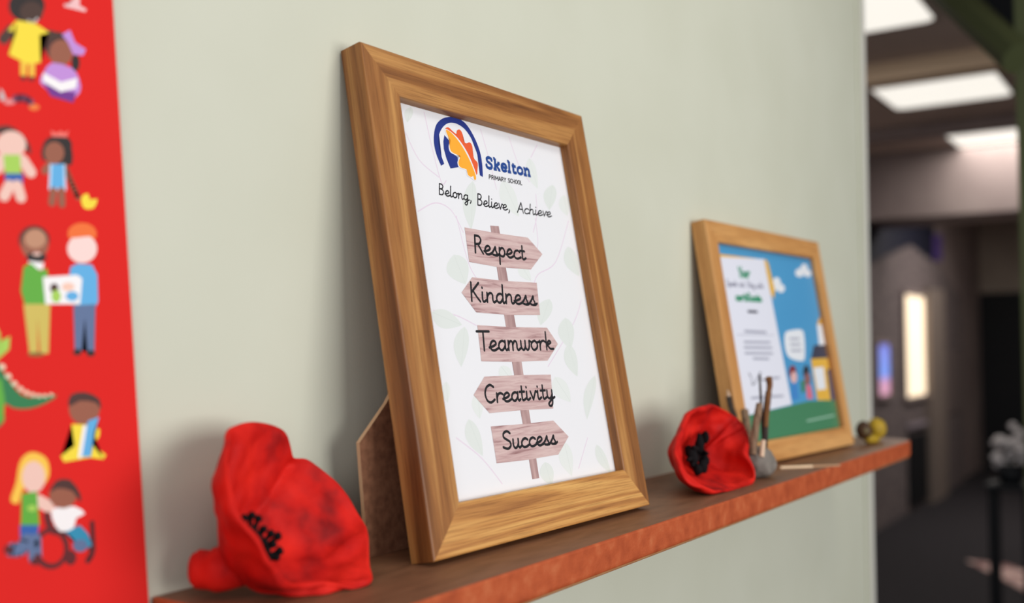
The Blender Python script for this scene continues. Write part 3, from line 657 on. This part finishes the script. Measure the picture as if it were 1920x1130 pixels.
# dinosaur tail
D = Draw(shp, 1)
D.poly(ps(cB, (-30, 60), (0, 120), (0, 150), (38, 130), (34, 180), (5, 205), (-30, 240)), k_lim)
D.poly(ps(cB, (-30, 230), (10, 260), (60, 330), (110, 360), (215, 350), (170, 382), (110, 402), (50, 400), (10, 380), (18, 440), (-5, 470), (-40, 470)), k_dgr, 2)
D.poly(ps(cB, (-30, 290), (5, 290), (18, 370), (12, 450), (-30, 470)), k_grn)
for q in range(9):
    x = 8 + q * 23; y = [245, 280, 308, 328, 342, 350, 354, 354, 350][q]; D.ell(cB(x, y), 6.5 - q * .35, 5 - q * .25, k('poster_cream', (236, 220, 190)), .5, .1)
D.done('printed_dinosaur', sheet, 'tail of a printed green dinosaur')
# crawling child
D = Draw(shp, 1)
D.poly(ps(cB, (268, 460), (340, 462), (375, 480), (372, 505), (350, 540), (398, 575), (388, 592), (340, 585), (240, 602), (228, 580), (280, 540), (265, 500)), k_yel)
D.ell(cB(316, 402), 29, 30, k_skm); D.poly(ps(cB, (258, 395), (265, 350), (320, 340), (372, 365), (378, 405), (360, 380), (300, 372)), k_hbr, 2)
D.poly(ps(cB, (330, 448), (372, 432), (352, 490), (340, 582), (295, 582), (318, 500)), k_sky2); D.stroke(ps(cB, (318, 470), (300, 580)), .0022, k_wht)
D.done('printed_child', sheet, 'printed child in yellow with a blue scarf')
# blonde child pushing wheelchair
D = Draw(shp, 1)
D.poly(ps(cB, (95, 575), (130, 565), (175, 590), (185, 650), (150, 700), (90, 700), (70, 755), (40, 745), (60, 680), (72, 610)), k_blo, 3); D.ell(cB(126, 658), 22, 30, k_skl)
D.stroke(ps(cB, (140, 745), (185, 770)), .006, k_skl)
D.poly(ps(cB, (82, 720), (138, 712), (148, 838), (78, 840)), k_grn); D.ell(cB(120, 775), 9, 6, k_lim); D.poly(ps(cB, (74, 838), (146, 838), (140, 895), (76, 898)), k_blu)
D.stroke(ps(cB, (98, 895), (80, 928), (45, 930)), .007, k_den); D.stroke(ps(cB, (130, 895), (132, 960)), .007, k_den); D.ell(cB(30, 930), 8, 9, k_drk); D.ell(cB(132, 975), 9, 7, k_drk)
D.done('printed_child', sheet, 'printed blonde child pushing a wheelchair')
D = Draw(shp, 8)
ring = [(192 + 58 * math.cos(t), 925 + 68 * math.sin(t)) for t in [2 * math.pi * q / 20 for q in range(21)]]
D.stroke(ps(cB, *ring), .0028, k_drk, 2); D.stroke(ps(cB, (175, 800), (200, 860), (300, 870), (345, 930), (330, 970)), .0035, k_drk); D.ell(cB(264, 960), 11, 14, k_drk); D.stroke(ps(cB, (345, 830), (350, 930)), .0028, k_drk)
D.poly(ps(cB, (240, 860), (300, 838), (330, 870), (345, 915), (300, 935), (275, 890)), k_teal); D.ell(cB(300, 915), 14, 12, k_den)
D.poly(ps(cB, (200, 775), (280, 768), (318, 795), (285, 812), (275, 850), (225, 862), (195, 815)), k_wht, 2)
D.ell(cB(235, 725), 26, 25, k_skm); D.poly(ps(cB, (185, 715), (210, 672), (262, 668), (300, 720), (300, 752), (270, 710), (215, 700)), k_hbr, 2)
D.done('printed_child', sheet, 'printed child sitting in a wheelchair')

# ------------------------------------------------------------------ clay poppies
def poppy_mat(name):
    m = noisy(name, [(.28, (122, 10, 13)), (.46, (192, 23, 18)), (.66, (220, 36, 25))], nscale=32, detail=3, rough=.62, bump=.5, bscale=110, spec=.14)
    return m
m_red1 = poppy_mat('red_clay_paint'); m_bk = mat('black_clay_paint', (17, 15, 17), .8, .12)
def poppy(label, rim, Cc, th, bulge, folds, seed, group):
    R = catmull([at(u, v, 1, y) for u, v, y in rim], True, 8); n = len(R)
    mean = sum(R, Vector()) / n; A = (mean - Cc).normalized()
    NT = 26; grid = []
    for t_ in range(NT + 1):
        t = t_ / NT; row = []
        for i, r_ in enumerate(R):
            d = r_ - Cc; h = d.dot(A); rho = d - A * h
            row.append(Cc + A * (h * t ** bulge[1]) + rho * (t ** bulge[0]))
        grid.append(row)
    # normals
    nor = []
    for a in range(NT + 1):
        row = []
        for i in range(n):
            e1 = grid[min(a + 1, NT)][i] - grid[max(a - 1, 0)][i]; e2 = grid[max(a, 1)][(i + 1) % n] - grid[max(a, 1)][i - 1]
            q = e1.cross(e2).normalized()
            if q.dot(grid[max(a, 1)][i] - Cc - A * (grid[max(a, 1)][i] - Cc).dot(A)) < 0: q = -q
            row.append(q)
        nor.append(row)
    if True:
        for a in range(NT + 1):
            for i in range(n):
                t = a / NT; p = grid[a][i]
                k_ = .0058 * noise.noise(p * 38 + Vector((seed, 0, 0))) + .0022 * noise.noise(p * 95 + Vector((0, seed, 0)))
                for (c_, w_, am) in folds:
                    dd = ((i / n - c_ + .5) % 1) - .5; k_ += am * math.exp(-(dd / w_) ** 2) * t
                grid[a][i] = p + nor[a][i] * k_ * min(1, t * 3) * (1 if a < NT else .6)
    V = []; Fc = []; m2 = 3
    inner = [[(a * n + i) for i in range(n)] for a in range(NT + 1)]
    for a in range(NT + 1): V += grid[a]
    for a in range(NT):
        for i in range(n): Fc.append((inner[a][i], inner[a][(i + 1) % n], inner[a + 1][(i + 1) % n], inner[a + 1][i]))
    ob = len(V)
    for a in range(NT + 1):
        for i in range(n):
            thk = th * (1.25 - .45 * a / NT) * (1 + .35 * noise.noise(grid[a][i] * 60 + Vector((3, seed, 1))))
            V.append(grid[a][i] + nor[a][i] * thk)
    for a in range(NT):
        for i in range(n):
            j = (i + 1) % n; Fc.append((ob + a * n + j, ob + a * n + i, ob + (a + 1) * n + i, ob + (a + 1) * n + j))
    # rounded rim
    mb = len(V)
    for i in range(n):
        e = (grid[NT][i] - grid[NT - 1][i]).normalized(); V.append((V[inner[NT][i]] + V[ob + NT * n + i]) / 2 + e * th * .45)
    for i in range(n):
        j = (i + 1) % n
        Fc.append((inner[NT][i], inner[NT][j], mb + j, mb + i)); Fc.append((mb + i, mb + j, ob + NT * n + j, ob + NT * n + i))
    V = [Vector((p.x, min(p.y, -.0012), max(p.z, .0004))) for p in V]
    lo = min(V, key=lambda p: p.z)
    t = thing('clay_poppy', label, 'clay flower', Matrix.Translation((mean.x, mean.y, 0)), group)
    o = mesh('petal_cup', V, Fc, m_red1, t, smooth=True)
    s = o.modifiers.new('sub', 'SUBSURF'); s.levels = 1; s.render_levels = 1
    return t, A, Cc
C1 = at(450, 1068, 1, -.048)
p1, A1, _ = poppy('large red clay poppy lying left of the large frame',
    [(440, 802, -.036), (480, 794, -.031), (530, 810, -.028), (556, 856, -.030), (585, 864, -.032), (640, 915, -.040), (676, 968, -.052), (688, 1003, -.064), (690, 1050, -.076),
     (693, 1088, -.086), (650, 1098, -.083), (608, 1091, -.079), (560, 1097, -.078), (525, 1068, -.083), (492, 1025, -.084), (455, 968, -.080), (434, 900, -.068), (428, 850, -.054), (430, 818, -.043)],
    C1, .0042, (.66, 1.25), [(.17, .03, .005), (.07, .05, -.003), (.4, .04, .003), (.6, .05, -.003), (.52, .025, .003)], 1.3, 'red clay poppies on the shelf')
s0 = at(450, 1056, 1, -.045); s1 = at(405, 1068, 1, -.034); s2 = at(372, 1066, 1, -.024); s3 = at(352, 1066, 1, -.020)
v, f = tube(catmull([s0, s1, s2, s3], False, 5), [.0125] * 6 + [.011] * 5 + [.0095, .009, .008, .006, .003], 14)
v = [Vector((q.x, q.y, max(q.z, .0005))) for q in v]
mesh('stalk', v, f, m_red1, p1, smooth=True)
parts = []
for u, w in [(458, 972), (472, 966), (484, 972), (494, 992), (508, 1000), (521, 1005), (512, 1020), (524, 1032), (518, 1044), (500, 1030), (488, 1010), (470, 990), (480, 1000), (506, 1042), (496, 1018)]:
    tip = at(u, w, 1, -.062); parts.append(tube([C1 + A1 * .002, C1.lerp(tip, .6), tip], [.0022, .0018, .0012], 6)); parts.append(blob(tip, (.0026, .0026, .0026), .2, 1.5, 1, u))
v, f = merge(parts); mesh('stamens', v, f, m_bk, p1, smooth=True)['label'] = 'black stamens inside the cup'

C2 = at(1314, 846, 1, -.050)
p2, A2, _ = poppy('small round red clay poppy between the two frames',
    [(1284, 800, -.070), (1310, 769, -.066), (1345, 767, -.070), (1382, 788, -.078), (1400, 815, -.090), (1399, 850, -.098), (1410, 886, -.108), (1400, 910, -.113), (1345, 915, -.112), (1304, 902, -.106), (1284, 878, -.098), (1274, 840, -.084)],
    C2, .0062, (.6, 1.4), [(.27, .025, -.004), (.42, .04, -.004), (.75, .05, .002), (.5, .03, .003)], 4.1, 'red clay poppies on the shelf')
parts = []
for (u, w, yy, rx, rz) in [(1300, 858, -.066, .005, .010), (1312, 832, -.062, .005, .011), (1318, 875, -.07, .006, .008), (1292, 846, -.064, .003, .007), (1308, 880, -.072, .004, .006), (1322, 820, -.062, .003, .007), (1322, 864, -.068, .0045, .006)]:
    parts.append(blob(at(u, w, 1, yy), (rx, .005, rz), .25, 1.6, 2, u))
for u, w in [(1290, 862), (1300, 838), (1326, 850), (1298, 872), (1316, 885)]:
    tip = at(u, w, 1, -.07); parts.append(tube([C2, C2.lerp(tip, .6), tip], [.004, .003, .002], 6))
v, f = merge(parts); mesh('stamens', v, f, m_bk, p2, smooth=True)['label'] = 'black stamens inside the cup'

# ------------------------------------------------------------------ clay lump with sticks
m_clay = noisy('grey_clay', [(.3, (104, 98, 92)), (.7, (138, 130, 122))], nscale=60, detail=5, rough=.9, bump=.5, bscale=140)
lc = at(1426, 868, 1, -.100); lb = Vector((lc.x, lc.y, 0))
tw = thing('clay_twig_model', 'grey clay lump stuck with short twigs between small poppy and certificate frame', 'clay model', Matrix.Translation(lb))
v, f = blob((lc.x - .002, lc.y, .0155), (.0228, .016, .0178), .16, 1.5, 4, 3, flat=.0003)
mesh('clay_lump', v, f, m_clay, tw, smooth=True)
m_tw1 = noisy('twig_bark_pale', [(.3, (92, 70, 54)), (.7, (150, 122, 98))], scale=(1, 1, .15), nscale=260, rough=.85); m_tw2 = noisy('twig_bark_dark', [(.3, (38, 32, 32)), (.7, (84, 70, 62))], scale=(1, 1, .15), nscale=260, rough=.85)
m_tw3 = noisy('twig_red_brown', [(.3, (96, 60, 34)), (.7, (142, 96, 56))], scale=(1, 1, .15), nscale=200, rough=.8); m_cut = mat('pale_cut_wood', (222, 192, 164), .7)
def twig(px, y0, y1, rad, mm, label=None, tip=None):
    n = len(px); P = catmull([at(u, w, 1, y0 + (y1 - y0) * i / (n - 1)) for i, (u, w) in enumerate(px)], False, 4); nn = len(P)
    rs = [rad[0] + (rad[1] - rad[0]) * i / (nn - 1) for i in range(nn)]
    rs = [q * (1 + .12 * noise.noise(P[i] * 300)) for i, q in enumerate(rs)]
    v, f = tube(P, rs, 9); o = mesh('twig', v, f, mm, tw, smooth=False)
    if label: o['label'] = label
    if tip:
        v, f = tube([P[-1], at(*tip[0], 1, y1)], [rad[1] * .85, tip[1]], 8); mesh('pointed_tip', v, f, m_cut, o)
twig([(1411, 852), (1417, 800), (1424, 757)], -.100, -.100, (.0044, .0036), m_tw1, 'thick pale twig')
twig([(1432, 850), (1428, 770), (1424, 702)], -.099, -.099, (.0018, .0011), m_tw2, 'thin dark twig')
twig([(1433, 845), (1436, 780), (1441, 735)], -.103, -.103, (.0034, .0036), m_tw2)
twig([(1436, 800), (1440, 745), (1443, 722), (1441, 708)], -.107, -.107, (.0022, .0038), m_tw3, 'reddish brown twig end')
twig([(1428, 856), (1431, 825)], -.108, -.108, (.0026, .0026), m_cut, 'pale peeled twig stub')
twig([(1408, 858), (1402, 815), (1396, 770)], -.088, -.066, (.0042, .0046), m_tw1)
twig([(1404, 858), (1385, 800), (1372, 768), (1367, 746)], -.086, -.052, (.0022, .0034), m_tw2, 'dark twig with a sharpened pale tip', ((1364, 731), .0006))

# loose stick on the shelf
a = at(1463, 876.5, 2, .0016); b = at(1523, 874, 2, .0016); c = at(1575, 872, 2, .0016)
st = thing('wooden_stick', 'thin pale wooden stick lying on the shelf beside the grey clay lump', 'stick', Matrix.Translation((b.x, b.y, 0)))
v, f = tube([a, b], [.0015, .0015], 8); mesh('bare_half', v, f, mat('bare_wood', (242, 212, 176), .6), st)
v, f = tube([b, c], [.0013, .0011], 8); mesh('dull_half', v, f, mat('dull_wood', (186, 146, 112), .7), st)

# mustard clay creature at the end of the shelf
sc = at(1638, 829, 2, 0)
sn = thing('clay_snail', 'small mustard and brown clay lump figure at the far end of the shelf', 'clay model', Matrix.Translation(sc))
m_must = noisy('mustard_clay_paint', [(.3, (150, 122, 24)), (.7, (196, 160, 42))], nscale=90, rough=.5, bump=.3); m_dbr = noisy('dark_brown_clay_paint', [(.3, (48, 32, 26)), (.7, (88, 62, 40))], nscale=120, rough=.5, bump=.3)
depth = (sc - CAM).dot(RZ)
def spx(u, w, dy=0): return at(u, w, 1, sc.y + dy)
v, f = blob(spx(1644, 803), (.0135, .013, .0155), .1, 1.5, 3, 8); mesh('shell', v, f, m_must, sn, smooth=True)
v, f = blob(spx(1634, 823, -.003), (.018, .010, .0065), .12, 1.4, 3, 4, flat=.0004); mesh('foot', v, f, m_must, sn, smooth=True)
v, f = blob(spx(1619, 806, .004), (.0125, .011, .0125), .12, 1.6, 3, 6); hd = mesh('head', v, f, m_dbr, sn, smooth=True)
v, f = blob(spx(1624, 808, -.006), (.0035, .003, .004), .1, 1.6, 2, 9); mesh('eye', v, f, mat('olive_grey_clay', (120, 112, 80), .5), hd, smooth=True)

# ------------------------------------------------------------------ hall objects, right edge
fl = at(1868, 1128, 2, -1.2)
bx = 4.2
q = lambda u, w, x=bx: at(u, w, 0, x)
m_fl = mat('white_flowers', (196, 190, 190), .8)
base = q(1890, 1000); base.z = -1.2
vs = thing('dark_stool', 'dark slim stand at the right edge of the hall', 'stand', Matrix.Translation(base))
top = q(1895, 905)
box('top', (bx - .09, top.y - .09, top.z - .025), (bx + .09, top.y + .09, top.z), m_black, vs, bevel=.01)
for dx in (-.065, .065):
    for dy in (-.065, .065):
        v, f = tube([(bx + dx, top.y + dy, -1.2), (bx + dx, top.y + dy, top.z - .025)], [.014, .014], 8); mesh('leg', v, f, m_black, vs)
parts = []
for kk in range(26):
    d = Vector((random.uniform(-1, 1), random.uniform(-1, 1), random.uniform(-.6, 1))).normalized() * random.uniform(.04, .1)
    parts.append(blob(Vector((bx, top.y, top.z + .14)) + d, (.022, .022, .022), .5, 2, 1, kk))
fw = thing('flower_arrangement', 'white flower cluster standing on the dark slim stand', 'flowers', Matrix.Translation((bx, top.y, top.z)))
v, f = merge(parts); mesh('flower_heads', v, f, m_fl, fw, smooth=True)
v, f = tube([(bx, top.y, top.z), (bx, top.y, top.z + .03), (bx, top.y, top.z + .08)], [.04, .055, .05], 14); mesh('pot', v, f, m_black, fw, smooth=True)
pb = q(1899, 1040, 4.6)
# pale pink mottled patch, flat on the floor
q4 = [at(u, w, 2, -1.197) for u, w in ((1812, 1050), (1890, 1058), (1960, 1085), (1960, 1130), (1900, 1095))]
v, f = prism(q4, (0, 0, -.003)); o = mesh('floor_patch', v, f, noisy('pale_pink_mottle', [(.4, (226, 196, 188)), (.6, (150, 110, 108))], nscale=7, rough=.9)); tag(o, 'pale pink patterned patch on the dark hall floor', 'mat')
